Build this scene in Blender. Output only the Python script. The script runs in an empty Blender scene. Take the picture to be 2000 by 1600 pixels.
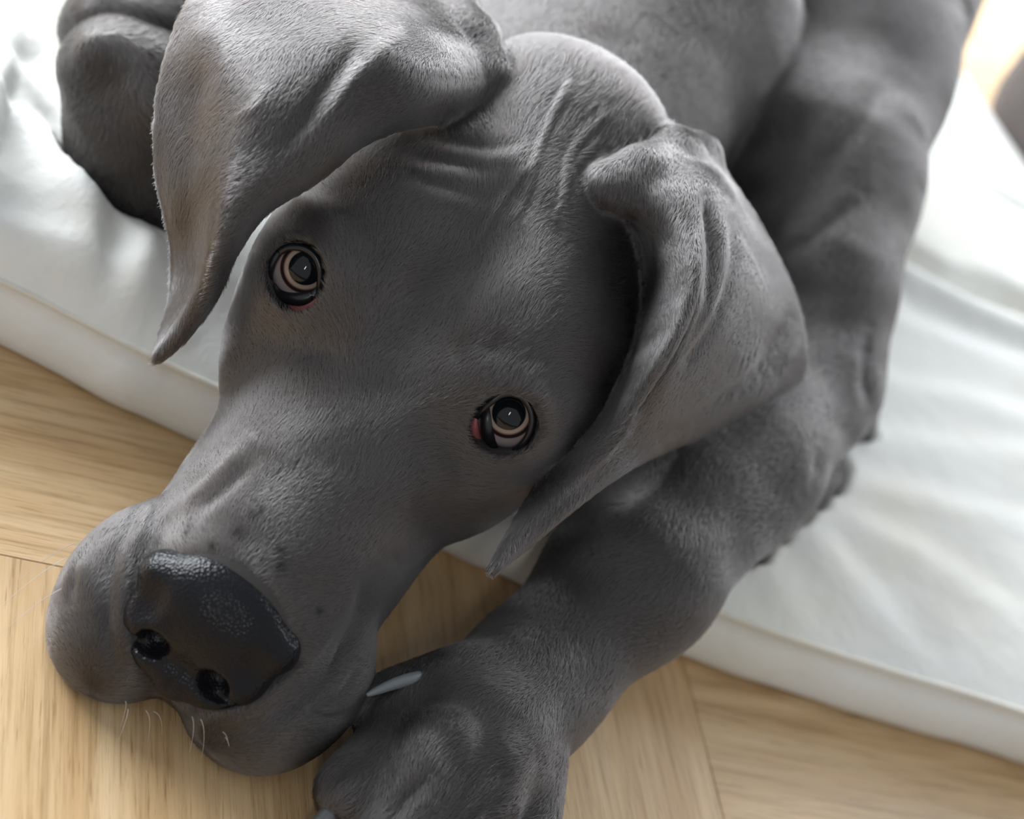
import bpy, bmesh, math, random, time
import numpy as np
from mathutils import Vector, Matrix
T0 = time.time()
random.seed(3); RNG = np.random.default_rng(7)
scene = bpy.context.scene
col = scene.collection

# ------------------------------------------------------------------ camera
ELEV, ROLL, FPX, DIST = math.radians(36), math.radians(34), 3732.0, 0.98
cw = np.array([0, math.cos(ELEV), -math.sin(ELEV)])
R0 = np.array([1.0, 0, 0]); U0 = np.array([0, math.sin(ELEV), math.cos(ELEV)])
cr = R0 * math.cos(ROLL) + U0 * math.sin(ROLL)
cu = U0 * math.cos(ROLL) - R0 * math.sin(ROLL)
CAM = -cw * DIST
cam_d = bpy.data.cameras.new('camera'); cam = bpy.data.objects.new('camera', cam_d); col.objects.link(cam)
cam.matrix_world = Matrix(((cr[0], cu[0], -cw[0], CAM[0]), (cr[1], cu[1], -cw[1], CAM[1]),
                           (cr[2], cu[2], -cw[2], CAM[2]), (0, 0, 0, 1)))
cam_d.sensor_width = 36; cam_d.lens = 36 * FPX / 2000; cam_d.clip_start = 0.05
cam_d.dof.use_dof = True; cam_d.dof.focus_distance = 0.742; cam_d.dof.aperture_fstop = 5.0
scene.camera = cam
# ------------------------------------------------------------------ light
wd = bpy.data.worlds.new('world'); scene.world = wd; wd.use_nodes = True
wd.node_tree.nodes['Background'].inputs[0].default_value = (0.85, 0.90, 0.96, 1)
wd.node_tree.nodes['Background'].inputs[1].default_value = 0.56
def area(name, loc, target, sx, sy, power, colr):
    l = bpy.data.lights.new(name, 'AREA'); l.shape = 'RECTANGLE'; l.size = sx; l.size_y = sy
    l.energy = power; l.color = colr
    o = bpy.data.objects.new(name, l); col.objects.link(o); o.location = loc
    o.rotation_euler = (Vector(target) - Vector(loc)).to_track_quat('-Z', 'Y').to_euler()
    return o
area('window_light', (-1.0, 2.7, 1.25), (0, 0, 0.1), 2.4, 1.5, 165, (0.92, 0.96, 1.0))
area('far_window_light', (0.25, -3.2, 2.35), (0, 0, 0.1), 0.22, 0.9, 14, (0.95, 0.98, 1.0))
area('left_window_light', (-2.5, 0.8, 1.25), (0, 0, 0.1), 2.2, 1.5, 200, (0.90, 0.95, 1.0))
area('side_window_light', (1.5, 2.4, 1.35), (0, 0, 0.1), 1.4, 1.3, 36, (0.90, 0.95, 1.0))
scene.view_settings.view_transform = 'Standard'; scene.view_settings.look = 'None'
scene.view_settings.gamma = 1.0; scene.view_settings.use_curve_mapping = False
scene.view_settings.exposure = 0.0
scene.cycles.max_bounces = 4; scene.cycles.diffuse_bounces = 3; scene.cycles.glossy_bounces = 3; scene.cycles.transmission_bounces = 4; scene.cycles.transparent_max_bounces = 4

# ------------------------------------------------------------------ pixel helpers
def P(x, y, Z):
    """point at height Z on the ray of photo pixel x, y (2000 x 1600)"""
    d = cw + cr * (x - 1000) / FPX - cu * (y - 800) / FPX
    return CAM + d * ((Z - CAM[2]) / d[2])
def project(V):
    q = V - CAM
    z = q @ cw
    return 1000 + FPX * (q @ cr) / z, 800 - FPX * (q @ cu) / z, z
CR, SR = math.cos(ROLL), math.sin(ROLL)
def H(a, b, Z):
    """a px sideways from the head's midline, b px up the levelled frame, height Z"""
    a = a - 240
    return P(1000 + a * CR + b * SR, 800 + a * SR - b * CR, Z)

# spot lamp added to overexpose the floor behind the bed
sp = bpy.data.lights.new('added_floor_spot', 'SPOT'); sp.energy = 700; sp.spot_size = math.radians(13); sp.spot_blend = 0.8; sp.shadow_soft_size = 0.15; sp.color = (1.0, 0.97, 0.93)
spo = bpy.data.objects.new('added_floor_spot', sp); col.objects.link(spo); spo.location = (0.9, 2.9, 2.2)
spo.rotation_euler = (Vector(P(2040, 0, 0)) - spo.location).to_track_quat('-Z', 'Y').to_euler()

# ------------------------------------------------------------------ materials
def mat(name):
    m = bpy.data.materials.new(name); m.use_nodes = True
    nt = m.node_tree; b = nt.nodes['Principled BSDF']
    return m, nt, b
def nd(nt, t, **kw):
    n = nt.nodes.new(t)
    for k, v in kw.items(): setattr(n, k, v)
    return n
def ramp(nt, fac, stops):
    r = nd(nt, 'ShaderNodeValToRGB'); e = r.color_ramp.elements
    while len(e) < len(stops): e.new(0.5)
    for i, (p, c) in enumerate(stops): e[i].position = p; e[i].color = (*c, 1)
    nt.links.new(fac, r.inputs[0]); return r.outputs[0]
def noise(nt, vec, scale, detail=4, rough=0.55):
    n = nd(nt, 'ShaderNodeTexNoise'); n.inputs['Scale'].default_value = scale
    n.inputs['Detail'].default_value = detail; n.inputs['Roughness'].default_value = rough
    if vec is not None: nt.links.new(vec, n.inputs['Vector'])
    return n.outputs[0]
def mixc(nt, fac, a, b, mode='MIX'):
    m = nd(nt, 'ShaderNodeMix', data_type='RGBA', blend_type=mode)
    for s, v in ((m.inputs[0], fac), (m.inputs[6], a), (m.inputs[7], b)):
        if isinstance(v, (int, float)): s.default_value = v
        elif isinstance(v, tuple): s.default_value = (*v, 1)
        else: nt.links.new(v, s)
    return m.outputs[2]
def bump(nt, h, b, strength, dist):
    n = nd(nt, 'ShaderNodeBump'); n.inputs['Strength'].default_value = strength
    n.inputs['Distance'].default_value = dist
    nt.links.new(h, n.inputs['Height']); nt.links.new(n.outputs[0], b.inputs['Normal'])
def coords(nt, kind='Object', scale=None):
    t = nd(nt, 'ShaderNodeTexCoord')
    if scale is None: return t.outputs[kind]
    m = nd(nt, 'ShaderNodeMapping'); m.inputs['Scale'].default_value = scale
    nt.links.new(t.outputs[kind], m.inputs[0]); return m.outputs[0]

def wood_material():
    m, nt, b = mat('oak')
    oi = nd(nt, 'ShaderNodeObjectInfo')
    tc = nd(nt, 'ShaderNodeTexCoord')
    off = nd(nt, 'ShaderNodeVectorMath', operation='MULTIPLY_ADD')
    cb = nd(nt, 'ShaderNodeCombineXYZ')
    for i in range(3): nt.links.new(oi.outputs['Random'], cb.inputs[i])
    nt.links.new(cb.outputs[0], off.inputs[0]); off.inputs[1].default_value = (7.1, 3.3, 5.7)
    nt.links.new(tc.outputs['Object'], off.inputs[2])
    def sc(v):
        mp = nd(nt, 'ShaderNodeMapping'); mp.inputs['Scale'].default_value = v
        nt.links.new(off.outputs[0], mp.inputs[0]); return mp.outputs[0]
    broad = noise(nt, sc((3, 30, 3)), 1.6, 4)
    grain = noise(nt, sc((14, 300, 10)), 1.0, 6, 0.62)
    pore = noise(nt, sc((40, 900, 10)), 1.0, 3, 0.6)
    c1 = ramp(nt, broad, [(0.30, (0.520, 0.330, 0.160)), (0.55, (0.615, 0.420, 0.225)), (0.75, (0.690, 0.505, 0.300))])
    g = ramp(nt, grain, [(0.33, (0.62, 0.55, 0.46)), (0.5, (1, 1, 1)), (0.7, (1.12, 1.12, 1.12))])
    p = ramp(nt, pore, [(0.30, (0.55, 0.46, 0.36)), (0.42, (1, 1, 1))])
    c2 = mixc(nt, 0.75, c1, g, 'MULTIPLY'); c3 = mixc(nt, 0.7, c2, p, 'MULTIPLY')
    tone = nd(nt, 'ShaderNodeMapRange'); tone.inputs[3].default_value = 0.92; tone.inputs[4].default_value = 1.10
    nt.links.new(oi.outputs['Random'], tone.inputs[0])
    hsv = nd(nt, 'ShaderNodeHueSaturation'); nt.links.new(c3, hsv.inputs['Color']); nt.links.new(tone.outputs[0], hsv.inputs['Value'])
    nt.links.new(hsv.outputs[0], b.inputs['Base Color'])
    b.inputs['Roughness'].default_value = 0.34
    bump(nt, pore, b, 0.25, 0.0006)
    return m
def cloth_material(name, c):
    m, nt, b = mat(name)
    o = coords(nt)
    st = noise(nt, o, 9, 3)
    cc = mixc(nt, ramp(nt, st, [(0.45, (0, 0, 0)), (0.75, (1, 1, 1))]), c, (c[0] * 0.90, c[1] * 0.87, c[2] * 0.80))
    nt.links.new(cc, b.inputs['Base Color'])
    b.inputs['Roughness'].default_value = 0.8; b.inputs['Sheen Weight'].default_value = 0.15
    bump(nt, noise(nt, o, 38, 5, 0.6), b, 0.30, 0.006)
    return m
def simple(name, c, rough=0.5, **kw):
    m, nt, b = mat(name); b.inputs['Base Color'].default_value = (*c, 1); b.inputs['Roughness'].default_value = rough
    for k, v in kw.items(): b.inputs[k.replace('_', ' ')].default_value = v
    return m
OAK = wood_material()
BED = cloth_material('bed_cotton', (0.80, 0.80, 0.765))
SEAM = cloth_material('bed_piping', (0.74, 0.71, 0.64))
SUB = simple('subfloor', (0.10, 0.06, 0.03), 0.9)

COAT = (0.042, 0.038, 0.036)
def skin_material():
    m, nt, b = mat('grey_coat')
    a = nd(nt, 'ShaderNodeAttribute', attribute_name='tint')
    o = coords(nt)
    n = noise(nt, o, 60, 4)
    c = mixc(nt, ramp(nt, n, [(0.3, (0, 0, 0)), (0.7, (1, 1, 1))]), COAT, tuple(x * 1.25 for x in COAT))
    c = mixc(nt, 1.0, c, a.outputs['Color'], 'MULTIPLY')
    nt.links.new(c, b.inputs['Base Color']); b.inputs['Roughness'].default_value = 0.62
    b.inputs['Specular IOR Level'].default_value = 0.25
    b.inputs['Sheen Weight'].default_value = 0.25; b.inputs['Sheen Roughness'].default_value = 0.4
    return m
def hair_material(name, c, rough=0.28):
    m = bpy.data.materials.new(name); m.use_nodes = True; nt = m.node_tree
    nt.nodes.clear(); out = nd(nt, 'ShaderNodeOutputMaterial')
    h = nd(nt, 'ShaderNodeBsdfHairPrincipled'); h.parametrization = 'COLOR'
    h.inputs['Roughness'].default_value = rough; h.inputs['Radial Roughness'].default_value = 0.6
    h.inputs['Random Roughness'].default_value = 0.2
    a = nd(nt, 'ShaderNodeAttribute', attribute_name='tint')
    c2 = mixc(nt, 1.0, c, a.outputs['Color'], 'MULTIPLY')
    nt.links.new(c2, h.inputs['Color'])
    nt.links.new(h.outputs[0], out.inputs[0]); return m
SKIN = skin_material()
FUR = hair_material('grey_fur', (0.054, 0.048, 0.046))
WHISK = simple('whisker_hair', (0.55, 0.53, 0.50), 0.4)
def nose_material():
    m, nt, b = mat('nose_leather')
    o = coords(nt)
    b.inputs['Base Color'].default_value = (0.008, 0.008, 0.010, 1)
    b.inputs['Roughness'].default_value = 0.27; b.inputs['Specular IOR Level'].default_value = 0.22
    v = nd(nt, 'ShaderNodeTexVoronoi'); v.inputs['Scale'].default_value = 850; nt.links.new(o, v.inputs['Vector'])
    bump(nt, v.outputs['Distance'], b, 0.40, 0.0007)
    return m
NOSE = nose_material()
CLAW = simple('claw_horn', (0.10, 0.105, 0.11), 0.4)
DCLAW = simple('dewclaw_horn', (0.16, 0.18, 0.19), 0.4)
LID = simple('eyelid_skin', (0.012, 0.011, 0.013), 0.30)
HAW = simple('inner_eyelid', (0.42, 0.12, 0.12), 0.25)
PUPIL = simple('pupil_black', (0.004, 0.007, 0.010), 0.1)
def eye_material():
    """iris rings and sclera by distance from the gaze axis (object z)"""
    m, nt, b = mat('eyeball')
    s = nd(nt, 'ShaderNodeSeparateXYZ'); nt.links.new(coords(nt), s.inputs[0])
    x2 = nd(nt, 'ShaderNodeMath', operation='MULTIPLY'); nt.links.new(s.outputs[0], x2.inputs[0]); nt.links.new(s.outputs[0], x2.inputs[1])
    y2 = nd(nt, 'ShaderNodeMath', operation='MULTIPLY_ADD'); nt.links.new(s.outputs[1], y2.inputs[0]); nt.links.new(s.outputs[1], y2.inputs[1]); nt.links.new(x2.outputs[0], y2.inputs[2])
    r = nd(nt, 'ShaderNodeMath', operation='SQRT'); nt.links.new(y2.outputs[0], r.inputs[0])
    k = nd(nt, 'ShaderNodeMath', operation='MULTIPLY'); nt.links.new(r.outputs[0], k.inputs[0]); k.inputs[1].default_value = 80.0
    stops = [(0.515, (0.004, 0.006, 0.008)), (0.55, (0.34, 0.27, 0.22)), (0.63, (0.38, 0.29, 0.23)), (0.67, (0.18, 0.10, 0.07)),
             (0.70, (0.020, 0.012, 0.010)), (0.775, (0.030, 0.017, 0.015)), (0.81, (0.36, 0.27, 0.25)), (1.0, (0.46, 0.39, 0.39))]
    nt.links.new(ramp(nt, k.outputs[0], stops), b.inputs['Base Color'])
    b.inputs['Roughness'].default_value = 0.04; b.inputs['Specular IOR Level'].default_value = 0.4
    return m
EYE = eye_material()
BROWN = cloth_material('brown_fabric', (0.045, 0.032, 0.028))

# ------------------------------------------------------------------ object helpers
def new_obj(name, data, parent=None, m=None):
    o = bpy.data.objects.new(name, data); col.objects.link(o)
    if parent is not None: o.parent = parent
    if m is not None: data.materials.append(m)
    return o
def tag(o, label, cat=None, kind=None):
    o['label'] = label
    if cat: o['category'] = cat
    if kind: o['kind'] = kind
def mesh_np(name, V, Q, smooth=True):
    me = bpy.data.meshes.new(name); n = len(V); k = Q.shape[1]
    me.vertices.add(n); me.vertices.foreach_set('co', np.asarray(V, np.float32).ravel())
    me.loops.add(Q.size); me.loops.foreach_set('vertex_index', Q.astype(np.int32).ravel())
    me.polygons.add(len(Q)); me.polygons.foreach_set('loop_start', np.arange(0, Q.size, k, dtype=np.int32))
    me.update(calc_edges=True); me.validate()
    if smooth: me.polygons.foreach_set('use_smooth', np.ones(len(me.polygons), bool))
    return me
def catmull(K, n):
    """Catmull-Rom through the rows of K, n samples"""
    K = np.asarray(K, float); m = len(K)
    t = np.linspace(0, m - 1, n); i = np.clip(t.astype(int), 0, m - 2); f = (t - i)[:, None]
    f = f.reshape((-1,) + (1,) * (K.ndim - 1))
    p1, p2 = K[i], K[i + 1]
    p0 = np.where((i > 0).reshape(f.shape), K[np.maximum(i - 1, 0)], 2 * p1 - p2)
    p3 = np.where((i < m - 2).reshape(f.shape), K[np.minimum(i + 2, m - 1)], 2 * p2 - p1)
    return 0.5 * (2 * p1 + (p2 - p0) * f + (2 * p0 - 5 * p1 + 4 * p2 - p3) * f ** 2 + (3 * p1 - p0 - 3 * p2 + p3) * f ** 3)
def tube(name, pts, rad, seg=8, closed=False):
    pts = np.asarray(pts, float); n = len(pts); rad = np.broadcast_to(rad, (n,))
    T = np.gradient(pts, axis=0) if not closed else np.roll(pts, -1, 0) - np.roll(pts, 1, 0)
    T /= np.linalg.norm(T, axis=1)[:, None] + 1e-12
    ref = np.array([0.31, 0.2, 0.93]); A = np.cross(T, ref); A /= np.linalg.norm(A, axis=1)[:, None]
    B = np.cross(T, A)
    an = np.linspace(0, 2 * math.pi, seg, endpoint=False)
    V = (pts[:, None] + rad[:, None, None] * (np.cos(an)[None, :, None] * A[:, None] + np.sin(an)[None, :, None] * B[:, None])).reshape(-1, 3)
    Q = []
    for i in range(n if closed else n - 1):
        j = (i + 1) % n
        for k in range(seg): Q.append((i * seg + k, i * seg + (k + 1) % seg, j * seg + (k + 1) % seg, j * seg + k))
    return mesh_np(name, V, np.array(Q))

def seg_dist(X, Y, poly):
    best = np.full(X.shape, 1e9); val = np.zeros(X.shape)
    poly = np.asarray(poly, float)
    for p, q in zip(poly[:-1], poly[1:]):
        d = q[:2] - p[:2]; L = d @ d + 1e-12
        t = np.clip(((X - p[0]) * d[0] + (Y - p[1]) * d[1]) / L, 0, 1)
        e = np.hypot(X - p[0] - t * d[0], Y - p[1] - t * d[1])
        m = e < best; best = np.where(m, e, best)
        if len(p) > 2: val = np.where(m, p[2] + t * (q[2] - p[2]), val)
    return best, val
# ------------------------------------------------------------------ floor: herringbone oak boards
bmx = bmesh.new(); bmesh.ops.create_grid(bmx, x_segments=1, y_segments=1, size=2.6)
sm = bpy.data.meshes.new('floor'); bmx.to_mesh(sm); bmx.free()
floor = new_obj('floor', sm, None, SUB); floor.location = (0, 0.4, -0.0125)
tag(floor, 'light oak parquet floor of wide boards laid at right angles', None, 'structure')
vB = P(2000, 1550, 0) - P(1400, 1380, 0); vA = P(1340, 1310, 0) - P(1440, 1600, 0)
angB = (math.atan2(vB[1], vB[0]) + math.atan2(vA[1], vA[0]) - math.pi / 2) / 2
ca, sa = math.cos(angB), math.sin(angB)
corner = P(1340, 1310, 0)          # the seam beside the foreleg, where sideways boards butt against an upright one
BW = 0.17
plank_cache = {}
def plank(u0, u1, v0, v1):
    """one board covering u0..u1 along the sideways direction and v0..v1 across it"""
    along = (u1 - u0) > (v1 - v0); ln, wd_ = (u1 - u0, v1 - v0) if along else (v1 - v0, u1 - u0)
    key = (round(ln, 3), round(wd_, 3))
    if key not in plank_cache:
        bm = bmesh.new(); bmesh.ops.create_cube(bm, size=1)
        for v in bm.verts: v.co = Vector((v.co.x * (ln - 0.0003), v.co.y * (wd_ - 0.0003), v.co.z * 0.012 - 0.006))
        bmesh.ops.bevel(bm, geom=[e for e in bm.edges if all(v.co.z > -0.001 for v in e.verts)], offset=0.0003, segments=1, affect='EDGES')
        m_ = bpy.data.meshes.new('plank'); bm.to_mesh(m_); bm.free(); m_.materials.append(OAK); plank_cache[key] = m_
    u, v = (u0 + u1) / 2, (v0 + v1) / 2
    x, y = corner[0] + ca * u - sa * v, corner[1] + sa * u + ca * v
    if not (-1.5 < x < 1.5 and -0.9 < y < 1.9): return
    o = new_obj('plank', plank_cache[key], floor); o.location = (x, y - 0.4, 0.0125); o.rotation_euler.z = angB + (0 if along else math.pi / 2)
plank(-BW, 0, -0.70, 0.156); plank(-2 * BW, -BW, -0.70, -0.014)
for k in range(-5, 10):
    plank(0, 0.68, -0.10 + BW * k, 0.07 + BW * k); plank(0.68, 1.36, -0.10 + BW * k, 0.07 + BW * k)
    v0 = -0.014 + BW * k
    if k < 0: plank(-1.02, -0.34, v0, v0 + BW)
    elif k == 0: plank(-0.85, -0.17, v0, v0 + BW)
    else: plank(-0.68, 0, v0, v0 + BW); plank(-1.36, -0.68, v0, v0 + BW)

# ------------------------------------------------------------------ dog: signed distance sculpture
def rect_axis(lo, a, b, hi, fine, coarse):
    l = np.arange(a, lo, -coarse)[1:][::-1]; r = np.arange(b, hi, coarse)[1:]
    return np.r_[l, np.arange(a, b, fine), r].astype(np.float32)
E0 = H(0, -17, 0.145)                                   # point between the eyes
hf = np.array([0, -0.914, -0.407]); hf /= np.linalg.norm(hf)
hn = np.array([0, -hf[2], hf[1]]) * -1.0
hn = np.array([0.0, hf[2], -hf[1]])                     # up out of the skull
hx = np.array([1.0, 0, 0])
def L(x, f, n): return E0 + (hx * x + hf * f + hn * n) * 0.001
FINE, COARSE = 0.0019, 0.0050
gx = rect_axis(-0.42, -0.215, 0.115, 0.36, FINE, COARSE)
gy = rect_axis(-0.46, -0.36, 0.06, 0.42, FINE, COARSE)
gz = rect_axis(-0.012, -0.004, 0.225, 0.37, FINE, COARSE)
BIG = 0.06
class Field:
    def __init__(s): s.F = np.full((len(gx), len(gy), len(gz)), BIG, np.float32); s.lo = [9] * 3; s.hi = [-9] * 3
    def block(s, lo, hi):
        i = [(max(np.searchsorted(g, l) - 1, 0), min(np.searchsorted(g, h) + 1, len(g))) for g, l, h in zip((gx, gy, gz), lo, hi)]
        sl = tuple(slice(*k) for k in i)
        return sl, gx[sl[0]][:, None, None], gy[sl[1]][None, :, None], gz[sl[2]][None, None, :]
    def add(s, sl, d, k, sub=False):
        a = s.F[sl]
        if sub:
            d = -d
            if k > 0:
                h = np.clip(0.5 - 0.5 * (a - d) / k, 0, 1); s.F[sl] = a * (1 - h) + d * h + k * h * (1 - h)
            else: s.F[sl] = np.maximum(a, d)
        elif k > 0:
            h = np.clip(0.5 + 0.5 * (a - d) / k, 0, 1); s.F[sl] = a * (1 - h) + d * h - k * h * (1 - h)
        else: s.F[sl] = np.minimum(a, d)
    def ell(s, c, r, k=0.01, ax=None, sub=False):
        c = np.asarray(c, float); r = np.asarray(r, float) * 0.001
        m = r.max() + k + 0.012
        sl, x, y, z = s.block(c - m, c + m)
        A = np.stack([hx, hf, hn]) if ax is None else np.asarray(ax, float)
        x, y, z = x - c[0], y - c[1], z - c[2]
        u, v, w = [x * q[0] + y * q[1] + z * q[2] for q in A]
        k0 = np.sqrt((u / r[0]) ** 2 + (v / r[1]) ** 2 + (w / r[2]) ** 2)
        k1 = np.sqrt((u / r[0] ** 2) ** 2 + (v / r[1] ** 2) ** 2 + (w / r[2] ** 2) ** 2) + 1e-9
        s.add(sl, (k0 * (k0 - 1) / k1).astype(np.float32), k, sub)
    def cone(s, p, q, r1, r2, k=0.01, sub=False):
        p, q = np.asarray(p, float), np.asarray(q, float); r1 *= 0.001; r2 *= 0.001
        m = max(r1, r2) + k + 0.012
        sl, x, y, z = s.block(np.minimum(p, q) - m, np.maximum(p, q) + m)
        d = q - p; t = np.clip(((x - p[0]) * d[0] + (y - p[1]) * d[1] + (z - p[2]) * d[2]) / (d @ d), 0, 1)
        e = np.sqrt((x - p[0] - t * d[0]) ** 2 + (y - p[1] - t * d[1]) ** 2 + (z - p[2] - t * d[2]) ** 2) - (r1 + (r2 - r1) * t)
        s.add(sl, e.astype(np.float32), k, sub)
    def chain(s, pts, k=0.01):
        for (p, r), (q, r2) in zip(pts[:-1], pts[1:]): s.cone(p, q, r, r2, k)
    def ball_min(s, pts, rad):
        for p, r in zip(pts, rad):
            m = r + 0.006; sl, x, y, z = s.block(p - m, p + m)
            d = np.sqrt((x - p[0]) ** 2 + (y - p[1]) ** 2 + (z - p[2]) ** 2) - r
            a = s.F[sl]; np.minimum(a, d, out=a)

# ---- head
hd = Field()
hd.ell(L(0, -88, -45), (67, 86, 61), 0.02)
hd.ell(L(0, -150, -15), (40, 28, 25), 0.03)
for s in (-1, 1):
    hd.ell(L(s * 27, -38, -22), (36, 46, 37), 0.02)         # forehead lobes
    hd.ell(L(s * 46, -14, -17), (21, 22, 18), 0.016)        # brow
    hd.ell(L(s * 50, -52, -38), (25, 42, 34), 0.02)         # temple
    hd.ell(L(s * 46, -32, -60), (29, 58, 45), 0.02)         # cheek bone
    hd.ell(L(s * 42, -75, -88), (34, 52, 46), 0.02)         # jaw muscle
hd.cone(L(0, 8, -37), L(0, 91, -50), 31, 27, 0.022)         # bridge of the muzzle
for s in (-1, 1):
    hd.cone(L(s * 15, 20, -46), L(s * 13, 96, -55), 28, 23, 0.012)
    hd.cone(L(s * 30, 4, -62), L(s * 18, 80, -72), 26, 22, 0.014)
    # hanging lips
    df = -5 if s > 0 else 2
    hd.ell(L(s * 34, 110 + df, -81), (29, 41, 30), 0.006)
    hd.ell(L(s * 26 - 2, 127 + df, -86), (24, 25, 24), 0.010)
    hd.ell(L(s * 31, 60, -86), (17, 48, 33), 0.010)
    hd.cone(L(s * 38, 22, -88), L(s * 32, 88, -96), 15, 16, 0.010)
hd.cone(L(0, 92, -92), L(0, -60, -112), 20, 40, 0.02)       # lower jaw
hd.ell(L(0, 98, -52), (25, 20, 22), 0.010)
hd.ell(L(0, 123, -84), (12, 15, 15), 0.008)              # lip below the nose
#                 # nose seat
# furrows
hd.cone(L(0, -70, 26), L(0, 14, 2), 8, 6, 0.016, sub=True)
# ---- eyes
EYES = []
for s, (px, py), (ox, oy) in ((-1, (597, 524), (583, 543)), (1, (994, 807), (982, 827))):
    sl_ = None
    f0 = L(s * 49.5, -4, -12.5); z0 = (f0 - CAM) @ cw
    d = cw + cr * (px - 1000) / FPX - cu * (py - 800) / FPX
    surf = CAM + d * z0
    view = -d / np.linalg.norm(d)
    cen = surf - view * 0.0138
    EYES.append((s, cen, view, (px, py), (ox, oy), z0))
    rr = np.cross(view, cu); rr /= np.linalg.norm(rr); up = np.cross(view, rr)
    hd.ell(cen - view * 0.003, (17.0, 17.0, 15.0), 0.012, ax=(rr, up, view))
    do = cw + cr * (ox - 1000) / FPX - cu * (oy - 800) / FPX; oc = CAM + do * z0
    # almond opening, its inner corner low towards the muzzle
    dia = (U0 * 0.70 + R0 * 0.70 * s); dia -= view * (dia @ view); dia /= np.linalg.norm(dia); per = np.cross(view, dia)
    hd.ell(oc + view * 0.002, (14.6, 13.2, 20), 0.0005, ax=(dia, per, view), sub=True)

# ---- ears as curved sheets
def ear(field, grid, nrow=190, ncol=110, r_edge=4.6, r_mid=2.6):
    K = np.array([[P(*c) for c in row] for row in grid])
    A = catmull(K, nrow); A = catmull(np.swapaxes(A, 0, 1), ncol)
    u = np.linspace(0, 1, ncol)[:, None]; v = np.linspace(0, 1, nrow)[None, :]
    r = r_mid + 1.6 * np.exp(-((u - 0.22) / 0.12) ** 2) + 0.5 * np.exp(-((1 - u) / 0.05) ** 2) + 1.5 * np.exp(-(v / 0.15) ** 2)
    r = np.broadcast_to(r, A.shape[:2]) * (1 - 0.2 * v)
    pts = A.reshape(-1, 3); rad = r.reshape(-1) * 0.001
    # thin out samples that crowd together near the tip
    key = np.round(pts / 0.0009).astype(np.int64); _, ix = np.unique(key, axis=0, return_index=True)
    field.ball_min(pts[ix], rad[ix])
    return A
EL = [[(950, 215, .184), (948, 150, .197), (925, 80, .201), (885, 10, .196), (850, -60, .186)],
      [(830, 230, .190), (822, 165, .210), (770, 90, .217), (700, -10, .207), (640, -90, .195)],
      [(712, 272, .180), (692, 217, .200), (620, 120, .207), (530, 0, .198), (470, -70, .188)],
      [(616, 347, .167), (595, 300, .183), (520, 200, .190), (430, 80, .185), (374, 15, .175)],
      [(515, 412, .151), (490, 378, .165), (440, 300, .167), (372, 210, .160), (318, 180, .152)],
      [(456, 492, .135), (434, 472, .145), (402, 410, .143), (352, 370, .137), (315, 340, .130)],
      [(419, 576, .115), (404, 562, .120), (387, 530, .117), (360, 500, .112), (343, 480, .108)],
      [(362, 655, .094), (352, 648, .096), (345, 635, .094), (339, 615, .088), (339, 592, .086)],
      [(307, 702, .080), (306, 701, .080), (305, 700, .080), (304, 698, .079), (306, 694, .079)]]
ER = [[(1180, 400, .184), (1195, 365, .200), (1250, 335, .206), (1310, 298, .205), (1365, 300, .195)],
      [(1232, 470, .178), (1298, 430, .204), (1335, 388, .213), (1380, 355, .211), (1422, 372, .190)],
      [(1258, 548, .168), (1342, 505, .204), (1375, 480, .207), (1425, 450, .201), (1482, 458, .175)],
      [(1255, 622, .158), (1342, 595, .195), (1372, 590, .194), (1455, 570, .184), (1535, 560, .160)],
      [(1222, 706, .146), (1298, 692, .178), (1330, 700, .177), (1430, 680, .166), (1560, 650, .142)],
      [(1183, 782, .133), (1244, 782, .158), (1268, 795, .156), (1360, 790, .146), (1550, 742, .125)],
      [(1140, 850, .126), (1182, 866, .140), (1202, 872, .138), (1265, 872, .130), (1400, 832, .115)],
      [(1065, 935, .117), (1088, 962, .123), (1100, 975, .122), (1125, 980, .120), (1190, 905, .110)],
      [(1000, 1040, .108), (1012, 1052, .110), (1022, 1055, .110), (1035, 1055, .109), (1048, 1040, .107)],
      [(965, 1108, .103), (965, 1109, .103), (966, 1109, .103), (967, 1110, .103), (968, 1107, .103)]]
er_l = Field(); A_l = ear(er_l, EL)
er_r = Field(); A_r = ear(er_r, ER)
for fld, grid in ((er_l, EL), (er_r, ER)):
    base = [P(*c) for c in grid[0]]
    for p, q in zip(base[:-1], base[1:]): fld.cone(p, q, 9, 9, 0.008)
# ---- neck, trunk, limbs
bd = Field()
bd.cone(L(0, -85, -90), H(-5, 760, 0.150), 68, 84, 0.02)
bd.cone(H(-5, 760, 0.150), H(-230, 1040, 0.185), 84, 100, 0.03)
bd.cone(H(-230, 1040, 0.185), H(-560, 1120, 0.17), 100, 125, 0.03)
bd.cone(H(-560, 1120, 0.17), H(-900, 900, 0.13), 120, 105, 0.03)
bd.ell(H(-640, 660, 0.10), (70, 70, 70), 0.03, ax=np.eye(3))
lg = Field()
LEG = [((1670, -150, .170), 94), ((1605, 120, .150), 72), ((1565, 360, .130), 60), ((1565, 560, .112), 45), ((1570, 740, .092), 35),
       ((1440, 905, .082), 36), ((1235, 1125, .062), 34), ((1040, 1330, .036), 27), ((935, 1450, .036), 31)]
lg.chain([(P(*p), r) for p, r in LEG], 0.02)
lg.cone(P(1500, 760, .085), P(1330, 960, .078), 36, 34, 0.02)
lg.cone(P(1655, 600, .075), P(1655, 820, .060), 14, 16, 0.02)
lg.cone(P(1600, 930, .05), P(1450, 1060, .045), 14, 14, 0.015)
lg.ell(P(885, 1500, .028), (36, 34, 20), 0.015, ax=np.eye(3))
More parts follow.
